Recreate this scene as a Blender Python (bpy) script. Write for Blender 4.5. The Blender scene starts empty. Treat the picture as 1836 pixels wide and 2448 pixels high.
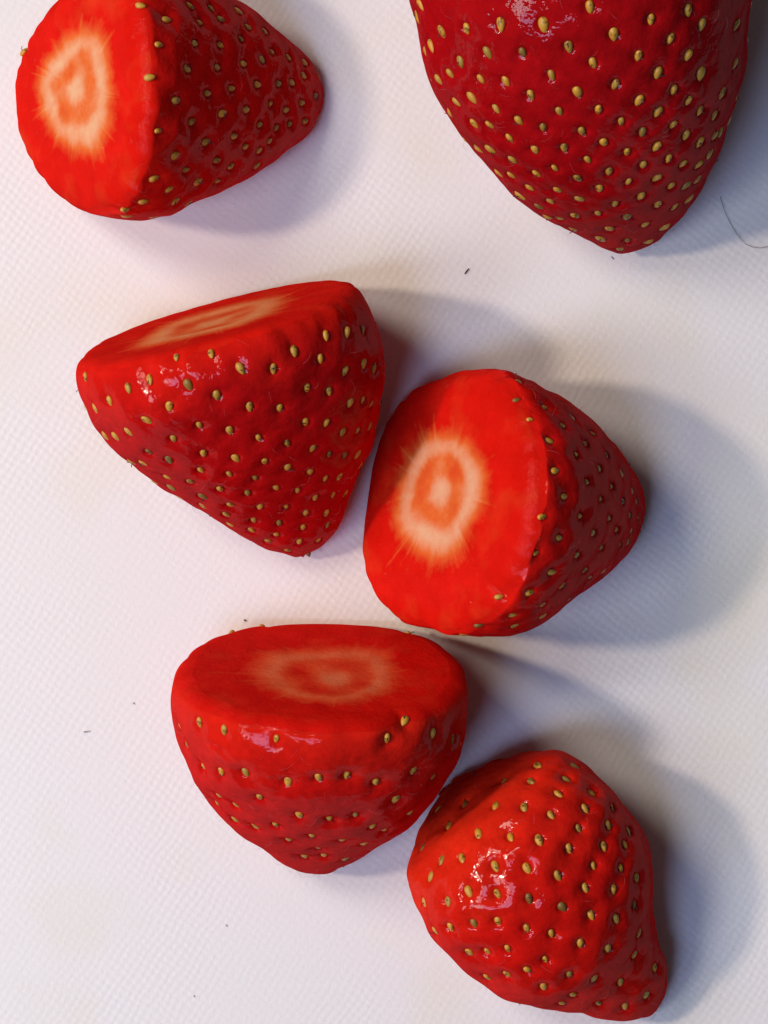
import bpy, math, random
import numpy as np
from mathutils import Vector, Matrix
from mathutils.bvhtree import BVHTree

random.seed(7)
RNG = np.random.default_rng(7)
SC = bpy.context.scene
COL = SC.collection

# ------------------------------------------------------------------ camera, world, lamps, exposure
K = 0.080 / 1836.0          # metres per photograph pixel on the board
CAM_H = 0.28                # camera height above the board
cam_d = bpy.data.cameras.new("camera")
cam = bpy.data.objects.new("camera", cam_d)
COL.objects.link(cam)
cam.location = (0, 0, CAM_H)
cam_d.sensor_fit = 'VERTICAL'
cam_d.sensor_height = 24.0
cam_d.lens = 24.0 * CAM_H / (2448 * K)
cam_d.clip_start = 0.005
cam_d.clip_end = 20
SC.camera = cam

W = bpy.data.worlds.new("World")
SC.world = W
W.use_nodes = True
W.node_tree.nodes["Background"].inputs[0].default_value = (0.66, 0.75, 0.82, 1)
W.node_tree.nodes["Background"].inputs[1].default_value = 0.045

SC.view_settings.view_transform = 'Standard'
SC.view_settings.look = 'None'
SC.view_settings.exposure = -0.05
SC.view_settings.gamma = 1
SC.cycles.use_denoising = True
SC.cycles.max_bounces = 8


def area_lamp(name, azim, elev, dist, size, watts, colour):
    """azim: degrees counter-clockwise from +x (right of the picture) towards the lamp"""
    l = bpy.data.lights.new(name, 'AREA')
    l.shape = 'DISK'
    l.size = size
    l.energy = watts
    l.color = colour
    o = bpy.data.objects.new(name, l)
    a, e = math.radians(azim), math.radians(elev)
    d = Vector((math.cos(e) * math.cos(a), math.cos(e) * math.sin(a), math.sin(e)))
    o.location = d * dist
    o.rotation_euler = d.to_track_quat('Z', 'Y').to_euler()
    COL.objects.link(o)
    return o


area_lamp("warm_lamp", 174, 46, 0.60, 0.050, 1.52, (1.0, 0.80, 0.62))
area_lamp("second_lamp", 146, 49, 0.60, 0.190, 1.42, (1.0, 0.90, 0.80))
area_lamp("cool_lamp", 205, 49, 0.62, 0.180, 0.96, (0.90, 0.95, 1.0))
area_lamp("window_glow", 226, 63, 0.75, 0.25, 1.70, (0.48, 0.60, 1.0))

# ------------------------------------------------------------------ node helpers


def new_mat(name):
    m = bpy.data.materials.new(name)
    m.use_nodes = True
    nt = m.node_tree
    return m, nt, nt.nodes["Principled BSDF"]


def nd(nt, kind, **kw):
    n = nt.nodes.new(kind)
    for k, v in kw.items():
        if k.startswith('i_'):
            n.inputs[k[2:].replace('_', ' ')].default_value = v
        else:
            setattr(n, k, v)
    return n


def ramp(nt, stops, fac=None):
    n = nt.nodes.new('ShaderNodeValToRGB')
    el = n.color_ramp.elements
    while len(el) < len(stops):
        el.new(0.5)
    for e, (p, c) in zip(el, stops):
        e.position = p
        e.color = (*c, 1)
    if fac is not None:
        nt.links.new(fac, n.inputs[0])
    return n


def math_n(nt, op, a, b=None):
    n = nt.nodes.new('ShaderNodeMath')
    n.operation = op
    for i, v in enumerate((a, b)):
        if v is None:
            continue
        if isinstance(v, (int, float)):
            n.inputs[i].default_value = v
        else:
            nt.links.new(v, n.inputs[i])
    return n.outputs[0]


def mix_col(nt, fac, a, b, blend='MIX'):
    n = nt.nodes.new('ShaderNodeMix')
    n.data_type = 'RGBA'
    n.blend_type = blend
    for sock, v in ((n.inputs[0], fac), (n.inputs[6], a), (n.inputs[7], b)):
        if isinstance(v, (int, float)):
            sock.default_value = v
        elif isinstance(v, tuple):
            sock.default_value = (*v, 1)
        else:
            nt.links.new(v, sock)
    return n.outputs[2]


def noise_tex(nt, vec, scale, detail=3, rough=0.55):
    n = nt.nodes.new('ShaderNodeTexNoise')
    n.inputs['Scale'].default_value = scale
    n.inputs['Detail'].default_value = detail
    n.inputs['Roughness'].default_value = rough
    nt.links.new(vec, n.inputs['Vector'])
    return n.outputs['Fac']


def wet_coat(nt, p, rough, normal, cap, fade=None):
    """thin moist film over a fuzzy surface: a gloss whose strength stops rising at grazing angles"""
    p.inputs['IOR'].default_value = 1.0
    p.inputs['Specular IOR Level'].default_value = 0.0
    g = nd(nt, 'ShaderNodeBsdfAnisotropic')
    if isinstance(rough, float):
        g.inputs['Roughness'].default_value = rough
    else:
        nt.links.new(rough, g.inputs['Roughness'])
    fr = nd(nt, 'ShaderNodeFresnel', i_IOR=1.42)
    nt.links.new(normal, g.inputs['Normal'])
    nt.links.new(normal, fr.inputs['Normal'])
    mx = nd(nt, 'ShaderNodeMixShader')
    lim = math_n(nt, 'MINIMUM', fr.outputs[0], cap)
    if fade is not None:
        lim = math_n(nt, 'MULTIPLY', lim, fade)
    nt.links.new(lim, mx.inputs[0])
    nt.links.new(p.outputs[0], mx.inputs[1])
    nt.links.new(g.outputs[0], mx.inputs[2])
    nt.links.new(mx.outputs[0], nt.nodes['Material Output'].inputs['Surface'])


def skin_material(name, body, shoulder, sh_end):
    m, nt, p = new_mat(name)
    tc = nd(nt, 'ShaderNodeTexCoord').outputs['Object']
    at = nd(nt, 'ShaderNodeAttribute', attribute_name='along').outputs['Fac']
    big = noise_tex(nt, tc, 160, 3)
    t2 = math_n(nt, 'ADD', at, math_n(nt, 'MULTIPLY', math_n(nt, 'SUBTRACT', big, 0.5), 0.5))
    c = ramp(nt, [(0.0, shoulder), (sh_end, body)], t2).outputs[0]
    fine = noise_tex(nt, tc, 900, 4, 0.65)
    dark = tuple(x * 0.62 for x in body)
    c = mix_col(nt, math_n(nt, 'MULTIPLY', ramp(nt, [(0.40, (0, 0, 0)), (0.72, (1, 1, 1))], fine).outputs[0], math_n(nt, 'MULTIPLY', ramp(nt, [(0.0, (0, 0, 0)), (0.25, (1, 1, 1))], at).outputs[0], 0.55)), c, dark)
    mot = ramp(nt, [(0.30, (0.74,) * 3), (0.66, (1.0,) * 3)], noise_tex(nt, tc, 230, 4, 0.6)).outputs[0]
    c = mix_col(nt, 0.6, c, mot, 'MULTIPLY')
    nt.links.new(c, p.inputs['Base Color'])
    p.inputs['Subsurface Weight'].default_value = 0.30
    p.inputs['Subsurface Radius'].default_value = (1.0, 0.16, 0.10)
    p.inputs['Subsurface Scale'].default_value = 0.0012
    rg = ramp(nt, [(0.35, (0.02,) * 3), (0.70, (0.07,) * 3)], noise_tex(nt, tc, 420, 3)).outputs[0]
    p.inputs['Roughness'].default_value = 0.6
    p.inputs['Sheen Weight'].default_value = 0.0
    p.inputs['Sheen Roughness'].default_value = 0.45
    p.inputs['Sheen Tint'].default_value = (1.0, 0.62, 0.66, 1)
    b1 = nd(nt, 'ShaderNodeBump', i_Strength=0.16, i_Distance=0.00010)
    nt.links.new(noise_tex(nt, tc, 2900, 2, 0.6), b1.inputs['Height'])
    b2 = nd(nt, 'ShaderNodeBump', i_Strength=0.42, i_Distance=0.0003)
    nt.links.new(noise_tex(nt, tc, 1000, 2), b2.inputs['Height'])
    nt.links.new(b2.outputs[0], b1.inputs['Normal'])
    wet_coat(nt, p, rg, b1.outputs[0], 0.019, ramp(nt, [(0.0, (0.2,) * 3), (0.12, (1, 1, 1))], at).outputs[0])
    nt.links.new(b1.outputs[0], p.inputs['Normal'])
    return m


def flesh_material(name, red, pith, mid):
    """cut flesh: 'pith' attribute 0 red flesh .. 1 pale core"""
    m, nt, p = new_mat(name)
    tc = nd(nt, 'ShaderNodeTexCoord').outputs['Object']
    at = nd(nt, 'ShaderNodeAttribute', attribute_name='pith').outputs['Fac']
    n1 = noise_tex(nt, tc, 1100, 4, 0.65)
    t = math_n(nt, 'ADD', at, math_n(nt, 'MULTIPLY', math_n(nt, 'SUBTRACT', n1, 0.5), 0.30))
    c = ramp(nt, [(0.13, red), (0.44, mid), (0.85, pith)], t).outputs[0]
    var = ramp(nt, [(0.34, (0.80, 0.62, 0.62)), (0.66, (1.0, 1.0, 1.0))], noise_tex(nt, tc, 330, 4, 0.62)).outputs[0]
    red_part = ramp(nt, [(0.15, (0.75,) * 3), (0.55, (0.12,) * 3)], at).outputs[0]
    c = mix_col(nt, red_part, c, var, 'MULTIPLY')
    warm = ramp(nt, [(0.52, (0, 0, 0)), (0.74, (1, 1, 1))], noise_tex(nt, tc, 210, 3)).outputs[0]
    c = mix_col(nt, math_n(nt, 'MULTIPLY', math_n(nt, 'MULTIPLY', warm, red_part), 0.22), c, mid)
    nt.links.new(c, p.inputs['Base Color'])
    p.inputs['Subsurface Weight'].default_value = 0.35
    p.inputs['Subsurface Radius'].default_value = (1.0, 0.20, 0.12)
    p.inputs['Subsurface Scale'].default_value = 0.0018
    p.inputs['Roughness'].default_value = 0.6
    b1 = nd(nt, 'ShaderNodeBump', i_Strength=0.8, i_Distance=0.00013)
    nt.links.new(noise_tex(nt, tc, 1900, 3, 0.7), b1.inputs['Height'])
    # tiny beads of juice standing on the cut
    vo = nd(nt, 'ShaderNodeTexVoronoi', i_Scale=620.0)
    nt.links.new(tc, vo.inputs['Vector'])
    sep = nd(nt, 'ShaderNodeSeparateColor')
    nt.links.new(vo.outputs['Color'], sep.inputs[0])
    bead = math_n(nt, 'MULTIPLY', ramp(nt, [(0.0, (1, 1, 1)), (0.16, (0, 0, 0))], vo.outputs['Distance']).outputs[0],
                  math_n(nt, 'GREATER_THAN', sep.outputs[0], 0.66))
    b0 = nd(nt, 'ShaderNodeBump', i_Strength=0.9, i_Distance=0.00022)
    nt.links.new(bead, b0.inputs['Height'])
    nt.links.new(b1.outputs[0], b0.inputs['Normal'])
    wet_coat(nt, p, 0.11, b0.outputs[0], math_n(nt, 'ADD', math_n(nt, 'MULTIPLY', bead, 0.06), 0.004))
    nt.links.new(b1.outputs[0], p.inputs['Normal'])
    return m


def seed_material():
    m, nt, p = new_mat("seed_coat")
    oi = nd(nt, 'ShaderNodeObjectInfo').outputs['Random']
    tc = nd(nt, 'ShaderNodeTexCoord').outputs['Object']
    c = ramp(nt, [(0.0, (0.14, 0.085, 0.02)), (0.12, (0.36, 0.23, 0.030)), (0.35, (0.58, 0.31, 0.032)), (0.75, (0.66, 0.34, 0.030)), (1.0, (0.48, 0.29, 0.04))], oi).outputs[0]
    n1 = noise_tex(nt, tc, 1.6, 4, 0.7)
    shift = nd(nt, 'ShaderNodeVectorMath', operation='ADD')
    nt.links.new(tc, shift.inputs[0])
    cmb = nd(nt, 'ShaderNodeCombineXYZ')
    nt.links.new(math_n(nt, 'MULTIPLY', oi, 93.0), cmb.inputs[0])
    nt.links.new(cmb.outputs[0], shift.inputs[1])
    n2 = noise_tex(nt, shift.outputs[0], 1.1, 2)
    c = mix_col(nt, ramp(nt, [(0.56, (0, 0, 0)), (0.68, (1, 1, 1))], n2).outputs[0], c, (0.13, 0.065, 0.012))
    c = mix_col(nt, math_n(nt, 'MULTIPLY', n1, 0.45), c, (0.38, 0.19, 0.025))
    nt.links.new(c, p.inputs['Base Color'])
    p.inputs['Roughness'].default_value = 0.42
    p.inputs['Subsurface Weight'].default_value = 0.0
    return m


def plain(name, col, rough=0.5):
    m, nt, p = new_mat(name)
    tc = nd(nt, 'ShaderNodeTexCoord').outputs['Object']
    n = noise_tex(nt, tc, 3000, 3)
    c = mix_col(nt, n, tuple(x * 0.6 for x in col), tuple(min(1, x * 1.4) for x in col))
    nt.links.new(c, p.inputs['Base Color'])
    p.inputs['Roughness'].default_value = rough
    return m


def board_material():
    m, nt, p = new_mat("white_plastic")
    tc = nd(nt, 'ShaderNodeTexCoord').outputs['Object']
    big = noise_tex(nt, tc, 38, 3)
    c = mix_col(nt, ramp(nt, [(0.50, (0, 0, 0)), (0.72, (1, 1, 1))], big).outputs[0], (0.84, 0.83, 0.83), (0.815, 0.79, 0.71))
    # faint knife scuffs: stretched noise
    mp = nd(nt, 'ShaderNodeMapping')
    mp.inputs['Rotation'].default_value = (0, 0, math.radians(-38))
    mp.inputs['Scale'].default_value = (40, 900, 1)
    nt.links.new(tc, mp.inputs['Vector'])
    sc = noise_tex(nt, mp.outputs[0], 1.0, 2)
    c = mix_col(nt, math_n(nt, 'MULTIPLY', ramp(nt, [(0.62, (0, 0, 0)), (0.78, (1, 1, 1))], sc).outputs[0], 0.25), c, (0.90, 0.89, 0.89))
    nt.links.new(c, p.inputs['Base Color'])
    p.inputs['IOR'].default_value = 1.45
    p.inputs['Subsurface Weight'].default_value = 0.5
    p.inputs['Subsurface Radius'].default_value = (1.0, 1.0, 1.0)
    p.inputs['Subsurface Scale'].default_value = 0.0012
    rr = ramp(nt, [(0.3, (0.36,) * 3), (0.7, (0.55,) * 3)], noise_tex(nt, tc, 2200, 3)).outputs[0]
    nt.links.new(rr, p.inputs['Roughness'])
    # moulded weave: small bumps on a lattice turned off the frame's axes
    wob = noise_tex(nt, tc, 260, 2)
    mp2 = nd(nt, 'ShaderNodeMapping')
    mp2.inputs['Rotation'].default_value = (0, 0, math.radians(-10))
    nt.links.new(tc, mp2.inputs['Vector'])
    sx = nd(nt, 'ShaderNodeSeparateXYZ')
    nt.links.new(mp2.outputs[0], sx.inputs[0])
    f = 2 * math.pi / 0.00105
    wv = math_n(nt, 'MULTIPLY', math_n(nt, 'SUBTRACT', wob, 0.5), 5.0)
    wob2 = math_n(nt, 'MULTIPLY', math_n(nt, 'SUBTRACT', noise_tex(nt, tc, 310, 2), 0.5), 6.0)
    a = math_n(nt, 'SINE', math_n(nt, 'ADD', math_n(nt, 'MULTIPLY', sx.outputs[0], f), wob2))
    b = math_n(nt, 'SINE', math_n(nt, 'ADD', math_n(nt, 'MULTIPLY', sx.outputs[1], f * 0.92), wv))
    lat = math_n(nt, 'MULTIPLY', a, b)
    patch = ramp(nt, [(0.36, (0.25,) * 3), (0.62, (1,) * 3)], noise_tex(nt, tc, 55, 2)).outputs[0]
    h = math_n(nt, 'ADD', math_n(nt, 'MULTIPLY', math_n(nt, 'MULTIPLY', lat, 0.36), patch), noise_tex(nt, tc, 2600, 4, 0.7))
    b1 = nd(nt, 'ShaderNodeBump', i_Strength=0.36, i_Distance=0.00013)
    nt.links.new(h, b1.inputs['Height'])
    nt.links.new(b1.outputs[0], p.inputs['Normal'])
    return m


M_SEED = seed_material()
M_STYLE = plain("dried_brown", (0.030, 0.013, 0.008), 0.6)
M_FUZZ = plain("pale_fuzz", (0.55, 0.16, 0.18), 0.6)
M_HAIR = plain("dark_hair", (0.17, 0.17, 0.16), 0.5)
M_GREY = plain("grey_dust", (0.36, 0.33, 0.33), 0.7)

# ------------------------------------------------------------------ mesh helpers


def link(name, mesh, mat, parent=None):
    o = bpy.data.objects.new(name, mesh)
    COL.objects.link(o)
    if mat is not None and not mesh.materials:
        mesh.materials.append(mat)
    if parent is not None:
        o.parent = parent
    return o


def np_mesh(name, verts, quads=None, tris=None):
    me = bpy.data.meshes.new(name)
    nv = len(verts)
    me.vertices.add(nv)
    me.vertices.foreach_set('co', np.asarray(verts, np.float32).ravel())
    loops, starts, totals, at = [], [], [], 0
    for fs, n in ((quads, 4), (tris, 3)):
        if fs is None or not len(fs):
            continue
        fs = np.asarray(fs, np.int32)
        loops.append(fs.ravel())
        starts.append(at + np.arange(len(fs)) * n)
        at += fs.size
    L = np.concatenate(loops)
    S = np.concatenate(starts)
    me.loops.add(len(L))
    me.loops.foreach_set('vertex_index', L)
    me.polygons.add(len(S))
    me.polygons.foreach_set('loop_start', S.astype(np.int32))
    me.update(calc_edges=True)
    me.polygons.foreach_set('use_smooth', np.ones(len(S), bool))
    me.validate()
    me.update()
    return me


def orient(faces, V, N):
    """wind the faces so that they look the way the vertex normals do"""
    faces = np.asarray(faces)
    a, b, c = V[faces[:, 0]], V[faces[:, 1]], V[faces[:, 2]]
    d = (np.cross(b - a, c - a) * N[faces[:, 0]]).sum()
    return faces if d > 0 else faces[:, ::-1]


def set_attr(me, name, vals):
    a = me.attributes.new(name, 'FLOAT', 'POINT')
    a.data.foreach_set('value', np.asarray(vals, np.float32))


def pchip(x, y, xq):
    x, y = np.asarray(x, float), np.asarray(y, float)
    h = np.diff(x)
    d = np.diff(y) / h
    m = np.zeros_like(y)
    for i in range(1, len(x) - 1):
        if d[i - 1] * d[i] > 0:
            w1, w2 = 2 * h[i] + h[i - 1], h[i] + 2 * h[i - 1]
            m[i] = (w1 + w2) / (w1 / d[i - 1] + w2 / d[i])
    m[0], m[-1] = d[0], d[-1]
    i = np.clip(np.searchsorted(x, xq) - 1, 0, len(x) - 2)
    t = np.clip((xq - x[i]) / h[i], 0, 1)
    return ((2 * t**3 - 3 * t**2 + 1) * y[i] + (t**3 - 2 * t**2 + t) * h[i] * m[i]
            + (-2 * t**3 + 3 * t**2) * y[i + 1] + (t**3 - t**2) * h[i] * m[i + 1])


class Lumps:
    """smooth 3-D value made of a few random waves"""
    def __init__(self, rng, wavelength, n=10):
        d = rng.normal(size=(n, 3))
        d /= np.linalg.norm(d, axis=1)[:, None]
        self.k = d * (2 * math.pi / wavelength) * rng.uniform(0.7, 1.4, (n, 1))
        self.p = rng.uniform(0, 6.28, n)

    def __call__(self, pts):
        return np.sin(pts @ self.k.T + self.p).sum(axis=-1) / math.sqrt(len(self.p) / 2)


def angular_noise(rng, th, lo, hi, n):
    k = rng.integers(lo, hi + 1, n)
    ph = rng.uniform(0, 6.28, n)
    return np.sin(np.outer(th, k) + ph).sum(axis=1) / math.sqrt(n / 2)


def tube(path, radii, sides=5):
    path = [Vector(p) for p in path]
    vs, fs = [], []
    for i, p in enumerate(path):
        t = (path[min(i + 1, len(path) - 1)] - path[max(i - 1, 0)]).normalized()
        a = t.orthogonal().normalized()
        b = t.cross(a)
        for k in range(sides):
            an = 2 * math.pi * k / sides
            vs.append(p + (a * math.cos(an) + b * math.sin(an)) * radii[i])
    for i in range(len(path) - 1):
        for k in range(sides):
            k2 = (k + 1) % sides
            fs.append((i * sides + k, i * sides + k2, (i + 1) * sides + k2, (i + 1) * sides + k))
    return vs, fs


def px_world(px, py, z):
    s = K * (CAM_H - z) / CAM_H
    return np.stack([(px - 918.0) * s, (1224.0 - py) * s, z + 0 * px], axis=-1)


# seed (achene) meshes: pointed drop with a keel, unit half length along x
def seed_mesh(var):
    vs, fs = [], []
    R, S = 7, 8
    for i in range(1, R):
        u = -math.cos(math.pi * i / R)
        w = math.sqrt(max(0, 1 - u * u)) * (1 - 0.24 * u) * 0.62
        for k in range(S):
            a = 2 * math.pi * k / S
            keel = 1 + 0.10 * max(0, math.cos(2 * (a - math.pi / 2)))
            vs.append((u + 0.02 * var, w * math.cos(a), 0.80 * w * math.sin(a) * keel))
    n = len(vs)
    vs += [(-1, 0, 0), (1.10, 0, -0.03)]
    q, t = [], []
    for i in range(R - 2):
        for k in range(S):
            k2 = (k + 1) % S
            q.append((i * S + k, (i + 1) * S + k, (i + 1) * S + k2, i * S + k2))
    for k in range(S):
        k2 = (k + 1) % S
        t.append((n, k, k2))
        t.append((n + 1, (R - 2) * S + k2, (R - 2) * S + k))
    me = np_mesh("seed", vs, q, t)
    me.materials.append(M_SEED)
    return me


SEEDS = [seed_mesh(v) for v in range(3)]


def style_mesh(bend, length):
    path, rad = [], []
    for i in range(5):
        u = i / 4
        path.append((u * length, bend * u * u * length, 0.10 + 0.55 * math.sin(u * 2.2) * length * 0.6))
        rad.append(0.085 * (1 - 0.35 * u) if i < 4 else 0.095)
    vs, fs = tube(path, rad, 5)
    me = np_mesh("dried_style", vs, fs)
    me.materials.append(M_STYLE)
    return me


STYLES = [style_mesh(0.3, 0.70), style_mesh(-0.5, 0.55), style_mesh(0.1, 0.85)]

# ------------------------------------------------------------------ strawberry builder
NTH, NS = 448, 288


def strawberry(label, zoom, tip, start, pos, neg, seeds, face=None, ratio=0.95, lift=0.0, seed_len=0.00062,
               seed_dir=None, dimple=1.0, mats=None, core=(0.5, 0.55, 1.0), rngseed=1, style_share=0.3, rays=1.0, core_shift=(0, 0),
               fuzz=110, bottom_exp=2.2, raised=0.0, droop=0.0, boxy=1.0, bevel=0.0009, flat_in=0.0014, lump=0.00016, tip_pow=2.0):
    rng = np.random.default_rng(rngseed)
    ox, oy, k = zoom

    def zp(p):
        return np.array([ox + p[0] * k, oy + p[1] * k], float)

    A, B = zp(start), zp(tip)
    L = np.linalg.norm(B - A)
    u = (B - A) / L
    v = np.array([-u[1], u[0]])

    def side(pts, sign):
        q = sorted((float((zp(p) - A) @ u), sign * float((zp(p) - A) @ v)) for p in pts)
        out = []
        for s, d in q:
            if s >= L - 2:
                continue
            if not out or s - out[-1][0] > 3:
                out.append((s, d))
        out.append((L, 0.0))
        return np.array(out)

    sp, sn = side(pos, 1), side(neg, -1)
    closed = face is None
    s0 = max(sp[0, 0], sn[0, 0]) if not closed else min(sp[0, 0], sn[0, 0]) - 2
    sg = s0 + (L - s0) * (1 - np.cos(np.linspace(0, math.pi, 700))) / 2

    def half(tab):
        s, d = tab[:, 0], tab[:, 1]
        if closed:
            s = np.concatenate([[s0], s[s > s0 + 1]])
            d = np.concatenate([[0.0], tab[tab[:, 0] > s0 + 1, 1]])
        return pchip(s, np.sign(d) * d * d, sg)

    hp, hn = half(sp), half(sn)
    hp, hn = [np.sign(h) * np.sqrt(np.abs(h)) for h in (hp, hn)]
    wg, cg = (hp + hn) / 2, (hp - hn) / 2
    ker = np.exp(-np.linspace(-2, 2, 21) ** 2)
    ker /= ker.sum()

    def sm(a):
        b = np.convolve(np.pad(a, 10, mode='edge'), ker, mode='valid')
        e = np.minimum(1, np.minimum(np.arange(700), np.arange(699, -1, -1)) / 30.0) if closed else np.minimum(1, np.arange(699, -1, -1) / 30.0)
        return a * (1 - e) + b * e
    wg, cg = sm(wg), sm(cg)
    wg = np.maximum(wg, 0.0)
    lumps = Lumps(rng, 0.010)
    lumps2 = Lumps(rng, 0.0048)
    uw = np.array([u[0], -u[1], 0.0])
    vw = np.array([v[0], -v[1], 0.0])

    s_pk = float(sg[np.argmax(wg)])
    hz_top = wg.max() * K * ratio * (1 - wg.max() * K * ratio * 0.5 / CAM_H)

    def surf(s, th):
        w = np.interp(s, sg, wg)
        c = np.interp(s, sg, cg)
        tt = np.clip(s / L, 0, 1)
        ff = np.clip((s - s_pk) / (L - s_pk), 0, 1)
        hz0 = np.interp(np.where(s > s_pk, s_pk + (L - s_pk) * ff ** boxy, s), sg, wg) * K * ratio * (1 - droop * ff)
        hz = hz0 * (1 - hz0 * 0.5 / CAM_H)
        zc = hz * (1 - raised) + hz_top * raised + lift * tt ** tip_pow
        ctr = px_world(A[0] + u[0] * s + v[0] * c, A[1] + u[1] * s + v[1] * c, zc)
        wm = w * K * (CAM_H - zc) / CAM_H
        ct, st = np.cos(th), np.sin(th)
        e = np.where(st < 0, 2.0 / bottom_exp, 1.0)
        lat = np.sign(ct) * np.abs(ct) ** e
        ver = np.sign(st) * np.abs(st) ** e
        p = ctr + vw * (wm * lat)[..., None] + np.array([0, 0, 1.0]) * (hz * ver)[..., None]
        amp = lump * np.minimum(1, wm / 0.006)
        n = vw * ct[..., None] + np.array([0, 0, 1.0]) * st[..., None]
        d = (lumps(p) * 0.7 + lumps2(p) * 0.3) * amp
        d = np.where(st < -0.3, d * 0.2, d)
        return p + n * d[..., None]

    th = np.linspace(0, 2 * math.pi, NTH, endpoint=False)
    if closed:
        scut = np.full(NTH, s0 + 0.5)
        pn = p0 = None
    else:
        fc, ndir, elev = face
        nv = np.array([ndir[0], -ndir[1], 0.0])
        nv /= np.linalg.norm(nv)
        e = math.radians(elev)
        pn = np.array([nv[0] * math.cos(e), nv[1] * math.cos(e), math.sin(e)])
        F = zp(fc)
        sF = float((F - A) @ u)
        zF = float(np.interp(sF, sg, wg)) * K * ratio
        zF = zF * (1 - raised) + hz_top * raised
        p0 = px_world(F[0], F[1], zF)
        ss = np.linspace(s0, L, 900)
        S2, T2 = np.meshgrid(ss, th, indexing='ij')
        side_v = (surf(S2, T2) - p0) @ pn
        inside = side_v < 0
        # last crossing from outside to inside, walking towards the tip
        idx = np.array([np.max(np.nonzero(~inside[:, j])[0], initial=-1) for j in range(NTH)])
        scut = np.empty(NTH)
        for j in range(NTH):
            i = idx[j]
            if i < 0:
                scut[j] = s0
            elif i >= 899:
                scut[j] = L * 0.98
            else:
                a, b = side_v[i, j], side_v[i + 1, j]
                scut[j] = ss[i] + (ss[i + 1] - ss[i]) * a / (a - b)

    def grid(nth_idx, ns):
        f = np.linspace(0, 1, ns)
        if closed:
            g = (1 - np.cos(f * math.pi)) / 2
        else:
            g = 0.25 * f + 0.75 * np.sin(f * math.pi / 2)
        g = g * 0.99995
        sc = scut[nth_idx]
        s = sc[None, :] + (L - sc)[None, :] * g[:, None]
        t = np.broadcast_to(th[nth_idx][None, :], s.shape)
        return surf(s, t), s, g

    def quads(ns, nt):
        i = np.arange(ns - 1)[:, None]
        j = np.arange(nt)[None, :]
        j2 = (j + 1) % nt
        return np.stack([i * nt + j, i * nt + j2, (i + 1) * nt + j2, (i + 1) * nt + j], axis=-1).reshape(-1, 4)

    # coarse hull for finding where each photographed seed sits
    ci = np.arange(0, NTH, 4)
    cp, cs, _ = grid(ci, 90)
    cq = quads(90, len(ci))
    hull = BVHTree.FromPolygons([tuple(x) for x in cp.reshape(-1, 3)], [tuple(map(int, r)) for r in cq])
    tip3 = cp[-1].mean(axis=0)

    P, s2, g = grid(np.arange(NTH), NS)

    def normals(P):
        dt = np.roll(P, -1, axis=1) - np.roll(P, 1, axis=1)
        ds = np.gradient(P, axis=0)
        n = np.cross(ds, dt)
        n /= np.linalg.norm(n, axis=-1)[..., None] + 1e-15
        cen = P.mean(axis=1, keepdims=True)
        if ((P - cen) * n).sum() < 0:
            n = -n
        return n
    Nrm = normals(P)

    spots = []
    cam_o = Vector((0, 0, CAM_H))
    for q in seeds:
        x, y = zp(q)
        tgt = Vector(px_world(np.float64(x), np.float64(y), np.float64(0.0)))
        hit = hull.ray_cast(cam_o, (tgt - cam_o).normalized())
        if hit[0] is None:
            # just outside the outline: take the nearest point of the skin at half height
            z = float(np.interp((np.array([x, y]) - A) @ u, sg, wg)) * K * ratio
            near = hull.find_nearest(Vector(px_world(np.float64(x), np.float64(y), np.float64(z))))
            if near[0] is None or near[3] > 0.002:
                continue
            hit = near
        hp_ = np.array(hit[0])
        if any(np.linalg.norm(hp_ - t) < 0.00075 for t in spots):
            continue
        if not closed and (hp_ - p0) @ pn > -0.00025:
            hp_ = hp_ - pn * ((hp_ - p0) @ pn + 0.00025)
        spots.append(hp_)
    n_photo = len(spots)
    # the sides the photograph does not face carry seeds too, down to where the fruit lies on the board
    arr = np.array(spots)
    dm = np.linalg.norm(arr[:, None] - arr[None], axis=-1) + np.eye(n_photo)
    typical = float(np.median(dm.min(axis=1)))
    flat, fn = P.reshape(-1, 3), Nrm.reshape(-1, 3)
    ok = np.nonzero((fn[:, 2] < 0.10) & (fn[:, 2] > -0.75))[0]
    if oy < 1 and ox > 900:                      # the big fruit runs out of the top of the frame
        ok = np.nonzero(((fn[:, 2] < 0.10) & (fn[:, 2] > -0.75)) | ((flat[:, 1] > 1240 * K) & (fn[:, 2] > -0.75)))[0]
    rng.shuffle(ok)
    lim = typical * 1.15
    for i in ok[:9000]:
        if len(spots) >= 285:
            break
        p = flat[i]
        if not closed and (p - p0) @ pn > -0.0026:
            continue
        if np.min(np.linalg.norm(np.array(spots) - p, axis=1)) > lim:
            spots.append(p.copy())
    arr = np.array(spots)
    ns_ = len(arr)
    dm = np.linalg.norm(arr[:, None] - arr[None], axis=-1) + np.eye(ns_) * 9
    near2 = np.sort(dm, axis=1)[:, :3].mean(axis=1)
    sig = np.clip(near2 * 0.40, 0.00055, 0.0012)

    # dimples
    f32 = flat.astype(np.float32)
    D = np.zeros(len(flat), np.float32)
    for i in range(ns_):
        d2 = ((f32 - arr[i].astype(np.float32)) ** 2).sum(axis=1)
        m = d2 < (3.2 * sig[i]) ** 2
        r2 = d2[m]
        dep = 0.00026 * dimple * (sig[i] / 0.0009) * (0.8 + 0.4 * ((i * 0.618) % 1))
        D[m] -= dep * np.exp(-r2 / sig[i] ** 2)
        rs = seed_len * 0.90
        D[m] -= 0.00024 * np.exp(-(r2 / rs ** 2) ** 2)
    P2 = (flat + fn * D[:, None]).reshape(P.shape)
    rough = Lumps(rng, 0.0016, 14)
    P2 = P2 + Nrm * (rough(P2) * 0.000012)[..., None]
    P2[..., 2] = np.maximum(P2[..., 2], 0.00006)
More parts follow.
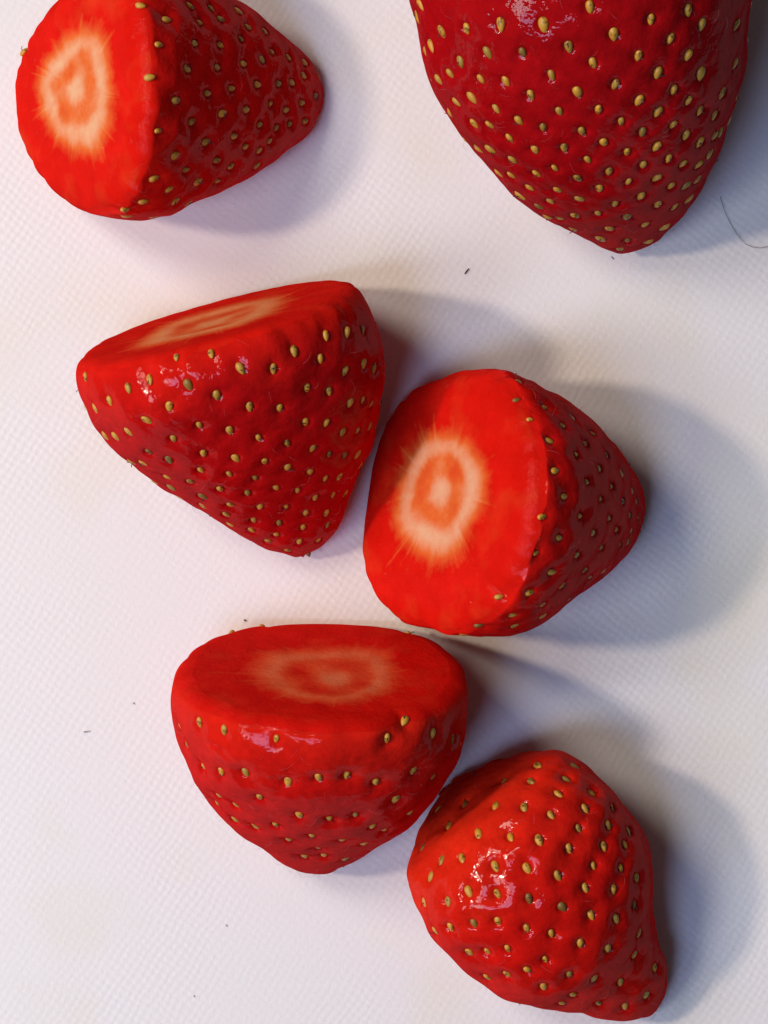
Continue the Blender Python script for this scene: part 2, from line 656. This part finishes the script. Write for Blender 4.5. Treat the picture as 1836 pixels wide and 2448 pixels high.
    if not closed:
        p0s = p0 - pn * bevel
        r0 = P2[0]
        P2[0] = r0 - ((r0 - p0s) @ pn)[:, None] * pn
        edge_n = angular_noise(rng, th, 9, 34, 14) * 0.00008
        # never past the plane
        q_ = (P2 - p0s) @ pn
        over = np.maximum(0, q_)
        P2 = P2 - over[..., None] * pn
        below = np.maximum(0, -q_)
        P2 = P2 - Nrm * ((0.00020 * np.exp(-below / 0.0009)) + edge_n[None] * np.exp(-below / 0.0014))[..., None]
        P2[0] = P2[0] - ((P2[0] - p0s) @ pn)[:, None] * pn
    PB, gb = P2, g
    if not closed:
        # the knife edge is a small round: rows that roll over from the skin onto the cut plane
        S_b = P2[0]
        c0 = S_b.mean(axis=0)
        din = c0 - S_b
        din /= np.linalg.norm(din, axis=1)[:, None]
        bw = bevel * (1 + 0.06 * angular_noise(rng, th, 3, 9, 6))[:, None]
        rows = []
        for ins in np.linspace(flat_in, 0, 11)[:-1]:
            rows.append(S_b + din * (bw + ins) + pn * bevel)
        for ph in np.linspace(math.pi / 2, 0, 13)[:-1]:
            rows.append(S_b + din * bw * (1 - math.cos(ph)) + pn * bevel * math.sin(ph))
        PB = np.concatenate([np.array(rows), P2])
        NBV = len(rows)
        n_r = NBV + 36
        for _ in range(120):
            mid = PB[3:n_r].copy()
            fade = np.clip((n_r - np.arange(3, n_r)) / 20.0, 0, 1)[:, None, None]
            PB[3:n_r] = mid + fade * ((PB[2:n_r - 1] + PB[4:n_r + 1]) / 2 - mid) * 0.6
    base = np.array([*(P2.reshape(-1, 3).mean(axis=0)[:2]), 0.0])

    root = bpy.data.objects.new("strawberry", None)
    root.empty_display_size = 0.01
    COL.objects.link(root)
    root.location = base
    root['label'] = label
    root['category'] = "strawberry"
    root['group'] = "strawberries lying on the white cutting board"

    NPB = normals(PB)
    skin_P, skin_N = (PB, NPB) if closed else (PB[NBV:], NPB[NBV:])
    gb = g
    NB = len(skin_P)
    V = skin_P.reshape(-1, 3) - base
    q = quads(NB, NTH)
    n0 = len(V)
    tipc = P2[-1].mean(axis=0) - base
    V = np.vstack([V, tipc])
    j = np.arange(NTH)
    tr = [np.stack([(NB - 1) * NTH + j, (NB - 1) * NTH + (j + 1) % NTH, np.full(NTH, n0)], axis=1)]
    along = np.append(np.repeat(gb, NTH), 1.0)
    if closed:
        V = np.vstack([V, P2[0].mean(axis=0) - base])
        tr.append(np.stack([(j + 1) % NTH, j, np.full(NTH, n0 + 1)], axis=1))
        along = np.append(along, 0.0)
    vn = skin_N.reshape(-1, 3)
    extra = np.array([uw] if not closed else [uw, -uw])
    vn = np.vstack([vn, extra])
    me = np_mesh("skin", V, orient(q, V, vn), np.vstack([orient(t_, V, vn) for t_ in tr]))
    set_attr(me, 'along', along)
    me.normals_split_custom_set_from_vertices(vn.tolist())
    link("skin", me, mats[0], root)

    if not closed:
        NR = 70
        E = PB[0]
        sh = np.array([core_shift[0] * K, -core_shift[1] * K, 0.0])
        sh[2] = -(pn[0] * sh[0] + pn[1] * sh[1]) / pn[2]
        cen = E.mean(axis=0) + sh
        rr = 1 - np.linspace(0, 1, NR + 1)[:-1] ** 1.5
        G = cen + (E - cen)[None] * rr[:, None, None]
        fiber = Lumps(rng, 0.0035, 10)
        hgt = fiber(G) * 0.000025 - 0.00012 * np.clip((0.5 - rr[:, None]) / 0.5, 0, 1)
        hgt = hgt * np.clip((1 - rr[:, None]) / 0.08, 0, 1)
        r_e = core[0] * (1 + 0.040 * angular_noise(rng, th, 1, 4, 4) + 0.008 * angular_noise(rng, th, 8, 18, 8))
        fringe = 0.135 + 0.025 * np.abs(angular_noise(rng, th, 4, 12, 8))
        t = rr[:, None] / r_e[None]
        ang = 1 + 0.07 * angular_noise(rng, th, 1, 4, 4)[None]
        outer = 1 / (1 + np.exp((t - 1) / (fringe[None] * 0.9)))
        patchy = Lumps(rng, 0.004, 12)(G)
        zone = 1 / (1 + np.exp((t - core[1] * 1.25 * ang) / 0.055))          # darker inner zone
        heart = 1 / (1 + np.exp((t - 0.24 * ang) / 0.05))                     # pale spot in the middle
        inner = np.clip(0.58 + 0.07 * patchy, 0.15, 0.9)
        streak = np.clip(angular_noise(rng, th, 26, 70, 24), 0, 2)[None] * np.clip((t - 1.05) * 2.0, 0, 1) * np.clip((1 - rr[:, None]) * 5, 0, 1)
        pith = 0.045 * rays * streak + outer * (1 - zone * (1 - heart * 0.75) * inner) * core[2]
        # pale strands that run from the core out to the seeds
        for _ in range(16):
            a0 = rng.uniform(0, 6.28)
            w = rng.uniform(0.012, 0.034)
            da = (th[None] - a0 - 0.12 * (rr[:, None] - 0.5) * rng.uniform(-1, 1) + math.pi) % (2 * math.pi) - math.pi
            pith += rays * rng.uniform(0.05, 0.13) * core[2] * np.exp(-(da / w) ** 2) * np.clip((t - 0.8) * 4, 0, 1) * np.clip((1.0 - rr[:, None]) * 6, 0, 1)
        hgt = hgt + 0.00005 * pith * np.clip((1 - rr[:, None]) / 0.08, 0, 1)
        G = G + pn * hgt[..., None]
        rim = PB[:NBV + 1][::-1]                       # skin edge .. roll .. flat ring, ends on E
        G = np.concatenate([rim[:-1], G])
        pith = np.concatenate([np.zeros((NBV, NTH)), pith])
        NR = len(G)
        Vf = np.vstack([G.reshape(-1, 3), cen[None] - pn * 0.00012]) - base
        qf = quads(NR, NTH)[:, ::-1]
        tf = np.stack([(NR - 1) * NTH + (j + 1) % NTH, (NR - 1) * NTH + j, np.full(NTH, NR * NTH)], axis=1)
        fN = normals(G)
        if (fN[-20:] @ pn).mean() < 0:
            fN = -fN
        fN[:NBV] = NPB[1:NBV + 1][::-1]
        w_ = np.linspace(0, 1, 6)[:, None, None]
        fN[NBV:NBV + 6] = (1 - w_) * pn + w_ * fN[NBV:NBV + 6]
        fN = np.vstack([fN.reshape(-1, 3), pn[None]])
        mf = np_mesh("cut_face", Vf, orient(qf, Vf, fN), orient(tf, Vf, fN))
        mf.normals_split_custom_set_from_vertices(fN.tolist())
        set_attr(mf, 'pith', np.append(pith.ravel(), pith[-1].mean()))
        link("cut_face", mf, mats[1], root)

    # seeds: one object each, sharing three meshes
    tree = BVHTree.FromPolygons([tuple(x) for x in P2[::3, ::4].reshape(-1, 3)],
                                [tuple(map(int, r)) for r in quads(len(P2[::3]), len(P2[0, ::4]))])
    tdir_over = None if seed_dir is None else np.array([seed_dir[0], -seed_dir[1], 0.0])
    fz_v, fz_f = [], []
    NB_ = NPB.reshape(-1, 3)
    FB = PB.reshape(-1, 3)
    for i in range(ns_):
        jn = int(np.argmin(((flat - arr[i]) ** 2).sum(axis=1)))
        jb = int(np.argmin(((FB - (flat[jn] + fn[jn] * D[jn])) ** 2).sum(axis=1)))
        n = NB_[jb]
        pos_ = FB[jb]
        td = tip3 - pos_ if tdir_over is None or i >= n_photo else tdir_over
        if tdir_over is None:
            td = td / np.linalg.norm(td) * 0.6 + uw * 0.4
        x = td - n * (td @ n)
        if np.linalg.norm(x) < 1e-6:
            x = np.cross(n, [0, 1, 0.3])
        x = x / np.linalg.norm(x)
        a = rng.normal(0, 0.16)
        y = np.cross(n, x)
        x, y = x * math.cos(a) + y * math.sin(a), y * math.cos(a) - x * math.sin(a)
        sz = seed_len * rng.uniform(0.84, 1.12) * (0.86 if near2[i] < typical * 1.1 else 1.0)
        o = bpy.data.objects.new("seed", SEEDS[i % 3])
        COL.objects.link(o)
        o.parent = root
        tl = rng.normal(0, 0.10)
        zz = n * math.cos(tl) + x * math.sin(tl)
        xx = np.cross(y, zz)
        R = Matrix((xx, y, zz)).transposed().to_4x4()
        if not closed and (arr[i] - p0) @ pn > -0.0022:
            sz *= 0.84
        c = pos_ + n * (sz * 0.18) - base
        wy = sz * rng.uniform(0.90, 1.08)
        o.matrix_basis = Matrix.Translation(Vector(c)) @ R @ Matrix.Diagonal((sz, wy, sz * 0.92, 1))
        if rng.uniform() < style_share * 1.4:
            st = bpy.data.objects.new("dried_style", STYLES[int(rng.integers(3))])
            COL.objects.link(st)
            st.parent = o
            st.matrix_basis = (Matrix.Translation(Vector((0.35 * rng.uniform(-1, 1), 0.3 * rng.uniform(-1, 1), 0.30)))
                               @ Matrix.Rotation(rng.uniform(0, 6.28), 4, 'Z') @ Matrix.Rotation(rng.uniform(-0.7, 0.1), 4, 'Y'))
    # fine pale fuzz on the skin
    if fuzz:
        pick = rng.choice(np.nonzero(fn[:, 2] > -0.4)[0], fuzz)
        for jn in pick:
            if not closed and (P2.reshape(-1, 3)[jn] - p0) @ pn > -0.0006:
                continue
            p, n = P2.reshape(-1, 3)[jn], fn[jn]
            tdv = rng.normal(size=3)
            tdv -= n * (tdv @ n)
            tdv /= np.linalg.norm(tdv)
            ln = rng.uniform(0.0007, 0.0016)
            path = [p + tdv * ln * w + n * (0.00002 + ln * 0.35 * math.sin(w * 2.6)) for w in (0, 0.33, 0.66, 1)]
            vs, fs = tube(path, [0.000007, 0.000007, 0.000006, 0.000004], 3)
            b0 = len(fz_v)
            fz_v += [np.array(x_) - base for x_ in vs]
            fz_f += [tuple(b0 + y_ for y_ in f_) for f_ in fs]
        fm = np_mesh("fuzz", fz_v, fz_f)
        fo = link("fuzz", fm, M_FUZZ, root)
        fo['kind'] = 'stuff'
    return root


# ------------------------------------------------------------------ cutting board
def make_board():
    hx, hy, t, r = 0.18, 0.13, 0.012, 0.02
    hx, hy = 0.13, 0.18
    ring = []
    for cx, cy, a0 in ((hx - r, hy - r, 0), (-hx + r, hy - r, 90), (-hx + r, -hy + r, 180), (hx - r, -hy + r, 270)):
        for i in range(9):
            a = math.radians(a0 + i * 90 / 8)
            ring.append((cx, cy, math.cos(a), math.sin(a)))
    prof = [(r - 0.0030, 0.0), (r - 0.0012, -0.0004), (r - 0.0003, -0.0014), (r, -0.003), (r, -t + 0.003), (r - 0.0008, -t + 0.0008), (r - 0.003, -t)]
    vs, fs = [], []
    n = len(ring)
    for rr, z in prof:
        for cx, cy, c, s in ring:
            vs.append((cx + rr * c, cy + rr * s, z))
    me = bpy.data.meshes.new("cutting_board")
    for i in range(len(prof) - 1):
        for k in range(n):
            k2 = (k + 1) % n
            fs.append((i * n + k, (i + 1) * n + k, (i + 1) * n + k2, i * n + k2))
    fs.append(tuple(range(n)))
    fs.append(tuple(reversed(range((len(prof) - 1) * n, len(prof) * n))))
    me.from_pydata(vs, [], fs)
    me.update()
    o = link("cutting_board", me, board_material())
    o['label'] = "white plastic cutting board with a fine moulded weave under the strawberries"
    o['category'] = "cutting board"


make_board()

# ------------------------------------------------------------------ the six strawberries
Z1 = (0, 0, 900 / 1659)
Z2 = (936, 0, 900 / 1659)
Z3 = (140, 640, 820 / 1659)
Z4 = (820, 840, 780 / 1659)
Z5 = (380, 1440, 800 / 1659)
Z6 = (930, 1760, 750 / 1659)

RED = (0.60, 0.0065, 0.0055)
BRIGHT = (0.68, 0.010, 0.005)
CRIMSON = (0.40, 0.0040, 0.0065)
DEEP = (0.50, 0.0050, 0.0060)
FACE_RED = (0.68, 0.010, 0.005)

strawberry(
    "strawberry half cut off by the top left corner, its pale cut face turned left",
    Z1, tip=(1428, 415), start=(330, 410),
    pos=[(-100, 740), (100, 830), (250, 905), (400, 945), (560, 972), (740, 955), (830, 915), (950, 860), (1080, 800), (1200, 720), (1300, 640), (1390, 550), (1422, 480)],
    neg=[(-100, 80), (100, 0), (250, -80), (400, -125), (560, -150), (740, -130), (950, -50), (1050, 0), (1140, 50), (1220, 120), (1290, 180), (1370, 260), (1412, 330)],
    seeds=[(740,77),(893,92),(983,78),(1105,112),(708,188),(870,185),(983,192),(1075,165),(1212,222),(1168,260),(1282,248),(838,300),(972,293),(1083,278),(677,337),(1352,270),(1035,390),(927,410),(787,440),(1145,370),(1238,368),(1298,362),(1350,330),(1402,420),(1342,452),(1205,458),(988,502),(1097,484),(1270,485),(860,541),(707,580),(1157,550),(1228,565),(1287,548),(1355,537),(918,630),(1045,603),(787,688),(966,714),(1093,650),(1153,668),(829,757),(1030,740),(1143,738),(685,795),(883,810),(755,846),(968,808),(636,904),(785,895),(557,938),(1200,625),(630,5),(145,685),(72,187),(850,15),(940,25),(1060,40),(1180,130)],
    droop=0.6, boxy=1.25, bevel=0.0016, face=((332, 400), (-1, 0.04), 36.5), mats=(skin_material("berry_skin_dark_tip", RED, BRIGHT, 0.3), flesh_material("pale_flesh", FACE_RED, (0.72, 0.39, 0.22), (0.70, 0.14, 0.03))),
    core=(0.61, 0.55, 1.0), core_shift=(5, -8), rngseed=11, style_share=0.22)

strawberry(
    "largest strawberry, dark crimson, pointing down from the top right corner",
    Z2, tip=(1030, 1116), start=(837, 0),
    pos=[(200, -600), (90, -450), (45, -300), (60, -150), (85, 0), (105, 90), (130, 220), (170, 350), (240, 490), (310, 600), (400, 710), (510, 830), (600, 905), (700, 970), (800, 1020), (880, 1062), (950, 1103)],
    neg=[(1430, -600), (1540, -450), (1590, -300), (1600, -150), (1590, 0), (1570, 150), (1550, 300), (1520, 430), (1480, 570), (1440, 690), (1400, 780), (1350, 870), (1290, 950), (1220, 1010), (1160, 1075), (1100, 1110)],
    seeds=[(120,28),(98,80),(213,145),(318,130),(478,110),(665,112),(873,35),(1148,88),(1320,45),(162,203),(138,230),(293,278),(413,238),(575,237),(782,213),(985,158),(1240,178),(1318,248),(1530,115),(1525,285),(1378,110),(1375,325),(246,333),(198,357),(381,357),(495,368),(700,338),(890,285),(1092,255),(1182,325),(1255,400),(276,458),(343,437),(607,427),(820,415),(990,378),(1097,448),(1320,450),(1372,492),(452,488),(738,500),(915,493),(1185,498),(1470,412),(1250,560),(1308,602),(1435,510),(355,552),(424,560),(557,538),(669,573),(840,587),(1012,545),(1110,588),(1368,632),(1432,602),(1458,585),(513,617),(375,667),(428,667),(626,668),(760,662),(938,638),(1040,682),(1175,652),(1228,703),(1410,682),(1292,732),(1360,732),(525,715),(863,715),(1112,737),(715,752),(632,775),(463,770),(520,783),(963,767),(818,797),(1047,812),(1175,797),(1238,830),(1303,825),(1357,800),(603,838),(727,850),(915,840),(828,888),(1105,875),(988,910),(560,868),(645,920),(697,898),(808,962),(910,952),(1040,965),(1178,913),(1255,920),(1320,885),(738,972),(685,965),(962,1020),(1123,1000),(1207,1008),(1040,1073),(1135,1075),(1008,1108),(920,1062)],
    face=((800, -380), (-0.1, -1), 18), ratio=1.04, lift=0.002, boxy=1.2, droop=0.15, seed_len=0.00070, seed_dir=(0.06, 1), dimple=0.75,
    mats=(skin_material("berry_skin_crimson", CRIMSON, CRIMSON, 0.2), flesh_material("crimson_flesh", FACE_RED, (0.8, 0.4, 0.2), (0.78, 0.16, 0.03))), rngseed=12, style_share=0.22)

strawberry(
    "strawberry lying with its point down the board, cut face seen edge-on along the top",
    Z3, tip=(1180, 1398), start=(770, 270),
    pos=[(69, 99), (46, 267), (85, 430), (78, 510), (95, 600), (150, 730), (215, 830), (300, 910), (400, 985), (500, 1070), (600, 1130), (720, 1200), (830, 1260), (930, 1320), (1010, 1365), (1100, 1391)],
    neg=[(1197, -311), (1330, -150), (1410, -20), (1450, 90), (1500, 180), (1540, 260), (1572, 370), (1585, 500), (1575, 600), (1550, 750), (1500, 900), (1440, 1040), (1400, 1140), (1360, 1240), (1320, 1315), (1260, 1372)],
    seeds=[(228,452),(553,420),(735,410),(1305,327),(1405,312),(1480,300),(105,527),(327,582),(425,542),(622,573),(883,492),(1150,402),(1047,493),(1273,445),(1398,507),(1487,468),(1540,488),(237,647),(163,683),(122,685),(1210,590),(1320,605),(770,625),(535,677),(1487,645),(928,680),(1075,688),(1420,662),(1525,668),(1562,655),(423,750),(679,775),(1202,757),(1308,758),(328,802),(263,825),(215,818),(830,800),(1385,802),(1458,795),(1518,772),(553,840),(973,835),(1112,860),(1238,885),(428,905),(703,910),(855,930),(1320,912),(1393,915),(1458,912),(530,940),(400,955),(345,950),(1000,950),(1113,980),(685,993),(1222,1000),(1370,1020),(1300,1030),(518,1022),(823,1013),(635,1047),(953,1033),(465,1047),(537,1072),(783,1085),(1055,1078),(1162,1088),(1338,1107),(1250,1120),(918,1103),(1400,1100),(580,1125),(690,1118),(690,1163),(828,1162),(977,1170),(1107,1170),(1203,1197),(808,1205),(1303,1195),(943,1235),(1070,1245),(725,1200),(1187,1268),(930,1280),(1312,1255),(1055,1303),(825,1250),(1013,1335),(1168,1335),(1265,1330),(1110,1380),(1218,1385),(1330,1305)],
    face=((770, 250), (-0.26, -0.96), 13.5), ratio=0.87, lift=0.001, droop=0.2, boxy=1.2, bevel=0.0007, flat_in=0.001, seed_len=0.00060, seed_dir=(0.25, 1), dimple=0.8,
    mats=(skin_material("berry_skin_red", DEEP, (0.68, 0.012, 0.006), 0.28), flesh_material("peach_flesh", FACE_RED, (0.80, 0.27, 0.11), (0.76, 0.11, 0.03))), core=(0.55, 0.55, 1.05), core_shift=(-8, 10), rngseed=13)

strawberry(
    "middle strawberry touching two others, wide pale star in its cut face turned left",
    Z4, tip=(1538, 820), start=(527, 745),
    pos=[(-150, 1230), (0, 1345), (200, 1395), (400, 1428), (600, 1445), (700, 1452), (820, 1452), (930, 1420), (1060, 1350), (1220, 1230), (1350, 1130), (1440, 1040), (1500, 950), (1530, 880)],
    neg=[(-100, 130), (50, 105), (250, 88), (400, 82), (560, 80), (660, 75), (800, 90), (930, 140), (1050, 200), (1190, 290), (1290, 370), (1390, 470), (1460, 570), (1510, 670), (1534, 750)],
    seeds=[(728,102),(720,172),(905,140),(888,205),(960,320),(1035,268),(1065,440),(1130,368),(1175,320),(1095,600),(1202,522),(1248,460),(1140,738),(1255,660),(1320,592),(1357,522),(1433,615),(1280,403),(1030,850),(1225,840),(1327,752),(1385,683),(1485,708),(1437,762),(1508,765),(1370,850),(1115,950),(1290,925),(1472,835),(1515,850),(1408,910),(1478,915),(995,1035),(1205,1042),(1328,1002),(1425,990),(1460,975),(845,1135),(1073,1132),(1243,1120),(785,1258),(960,1240),(1130,1203),(1265,1165),(1335,1128),(675,1340),(870,1362),(1027,1300),(1160,1268),(565,1395),(695,1418),(410,1337),(300,1265),(880,1415),(1025,1360),(1385,470)],
    droop=0.15, boxy=1.6, bevel=0.0016, face=((530, 745), (-0.985, -0.14), 34.5), ratio=0.95, seed_len=0.00056, dimple=1.0, bottom_exp=2.8,
    mats=(skin_material("berry_skin_net", RED, BRIGHT, 0.35), flesh_material("star_flesh", FACE_RED, (0.72, 0.39, 0.23), (0.70, 0.14, 0.03))), core=(0.55, 0.55, 1.0), core_shift=(5, -22), rngseed=14, style_share=0.3)

strawberry(
    "squat strawberry with its faint orange-ringed cut face turned up the board",
    Z5, tip=(770, 1349), start=(825, 370),
    pos=[(150, 60), (90, 250), (68, 400), (68, 500), (72, 560), (90, 660), (120, 760), (160, 870), (220, 950), (280, 1020), (350, 1100), (430, 1170), (520, 1225), (590, 1280), (680, 1328)],
    neg=[(1470, 60), (1520, 250), (1537, 400), (1537, 470), (1530, 560), (1520, 680), (1500, 760), (1450, 860), (1390, 950), (1320, 1040), (1210, 1140), (1100, 1200), (1000, 1265), (920, 1310), (850, 1342)],
    seeds=[(188,598),(462,582),(312,642),(143,470),(122,388),(580,688),(1243,585),(1378,655),(1478,683),(1505,720),(1540,540),(1140,685),(85,618),(118,710),(198,825),(295,853),(417,860),(632,905),(788,885),(937,877),(1082,908),(1277,852),(1377,875),(283,972),(268,1008),(367,1022),(496,982),(1182,993),(690,1070),(848,1095),(977,1077),(1255,1055),(465,1130),(573,1122),(1065,1127),(1128,1148),(755,1175),(640,1198),(910,1198),(1020,1212),(790,1240),(720,1278),(820,1275),(515,100),(345,155),(1255,155),(1460,290),(365,1090),(930,1290),(1240,1130)],
    face=((828, 345), (0.02, -1), 18), ratio=0.95, lift=0.002, droop=0.1, bevel=0.0010, flat_in=0.001, seed_len=0.00062, dimple=1.25, bottom_exp=2.6,
    mats=(skin_material("berry_skin_squat", RED, (0.70, 0.016, 0.007), 0.45), flesh_material("orange_flesh", (0.70, 0.010, 0.006), (0.76, 0.25, 0.12), (0.74, 0.095, 0.03))), core=(0.53, 0.60, 0.85), core_shift=(34, 20), rngseed=15, style_share=0.35, rays=1.3)

strawberry(
    "orange-red strawberry at the bottom right with no cut face showing, point towards the corner",
    Z6, tip=(1418, 1450), start=(330, 380),
    pos=[(270, 320), (220, 380), (190, 430), (150, 520), (115, 620), (96, 720), (105, 800), (125, 870), (165, 970), (200, 1040), (270, 1120), (350, 1190), (430, 1260), (520, 1335), (600, 1380), (690, 1410), (780, 1427), (900, 1450), (1040, 1475), (1150, 1500), (1270, 1511), (1350, 1497)],
    neg=[(310, 270), (350, 222), (450, 180), (530, 140), (620, 118), (730, 80), (860, 72), (950, 95), (1050, 150), (1160, 250), (1250, 370), (1330, 500), (1370, 600), (1390, 700), (1400, 850), (1410, 980), (1430, 1100), (1460, 1180), (1470, 1250), (1462, 1365)],
    seeds=[(782,140),(593,222),(743,222),(945,205),(388,345),(550,357),(712,362),(902,290),(1088,283),(863,408),(1050,375),(1200,375),(300,462),(462,508),(633,520),(800,545),(1017,482),(963,598),(1173,470),(1287,500),(1147,580),(1265,570),(258,645),(373,638),(553,687),(730,697),(903,740),(1095,685),(1243,695),(1330,750),(198,738),(410,822),(565,838),(747,865),(922,912),(1047,800),(1205,812),(290,877),(165,885),(440,1003),(571,992),(727,1025),(870,1058),(1078,952),(1215,968),(1318,895),(1340,1050),(313,1023),(228,1045),(622,1140),(835,1195),(1020,1110),(1170,1133),(1316,1170),(415,1160),(508,1158),(1425,1228),(733,1250),(963,1278),(1100,1295),(1235,1313),(1376,1383),(820,1340),(613,1280),(507,1292),(978,1385),(1115,1433),(1255,1445),(920,1430),(160,573),(990,140)],
    ratio=0.78, lift=0.001, boxy=1.3, droop=0.15, seed_len=0.00062, seed_dir=(0.38, 1), dimple=1.15,
    mats=(skin_material("berry_skin_orange", (0.62, 0.008, 0.005), (0.76, 0.028, 0.008), 0.42), None), rngseed=16, style_share=0.5)


# ------------------------------------------------------------------ crumbs and a hair on the board
def strand(name, pts, rad, label, cat, mat, group=None):
    P = [Vector(px_world(np.float64(x), np.float64(y), np.float64(z))) for x, y, z in pts]
    base = Vector((P[0].x, P[0].y, 0))
    vs, fs = tube([p - base for p in P], rad, 6)
    n = len(vs)
    S = 6
    q = list(fs)
    t = [(n, k, (k + 1) % S) for k in range(S)] + [(n + 1, n - S + (k + 1) % S, n - S + k) for k in range(S)]
    vs = vs + [P[0] - base, P[-1] - base]
    me = np_mesh(name, vs, q, t)
    o = link(name, me, mat)
    o.location = base
    o['label'] = label
    o['category'] = cat
    if group:
        o['group'] = group
    return o


hair_px = [(1722, 470), (1727, 490), (1735, 512), (1747, 536), (1760, 558), (1773, 575), (1785, 585), (1800, 591), (1818, 593), (1840, 589)]
strand("hair_strand", [(x, y, 0.00008 + 0.0002 * math.sin(i)**2) for i, (x, y) in enumerate(hair_px)], [0.000028] * len(hair_px),
       "thin dark curved hair on the board right of the largest strawberry", "hair", M_HAIR)


def crumb(name, pts, r, label, mat=None):
    n = len(pts)
    strand(name, [(x, y, r + 0.00004) for x, y in pts], [r * (0.7 + 0.3 * math.sin(3.0 * i / max(1, n - 1))) for i in range(n)],
           label, "crumb", mat or M_STYLE, "dark crumbs on the cutting board")


crumb("plant_crumb", [(1111, 655), (1115, 649), (1121, 642)], 0.00008, "brown splinter crumb on bare board left of the largest strawberry's point")
crumb("plant_crumb", [(583, 1481), (585, 1483), (588, 1484)], 0.00011, "dark round crumb at the upper edge of the squat strawberry")
crumb("plant_crumb", [(200, 1750), (208, 1749), (215, 1748)], 0.00007, "thin grey dash of a crumb on the bare left side of the board", M_GREY)
crumb("plant_crumb", [(318, 1680), (320, 1682), (321, 1684)], 0.00007, "tiny grey dot of a crumb left of the squat strawberry", M_GREY)
crumb("plant_crumb", [(1461, 613), (1464, 616), (1467, 620)], 0.00005, "black speck of a crumb just below the largest strawberry's point")
crumb("plant_crumb", [(463, 2380), (465, 2384)], 0.00007, "tiny grey dot of a crumb near the bottom edge of the board", M_GREY)
crumb("plant_crumb", [(540, 2211), (543, 2215)], 0.00007, "tiny grey dot of a crumb on bare board below the squat strawberry", M_GREY)
crumb("plant_crumb", [(1120, 1858), (1126, 1861), (1132, 1864)], 0.00030, "round black crumb caught between the squat and the orange-red strawberry")
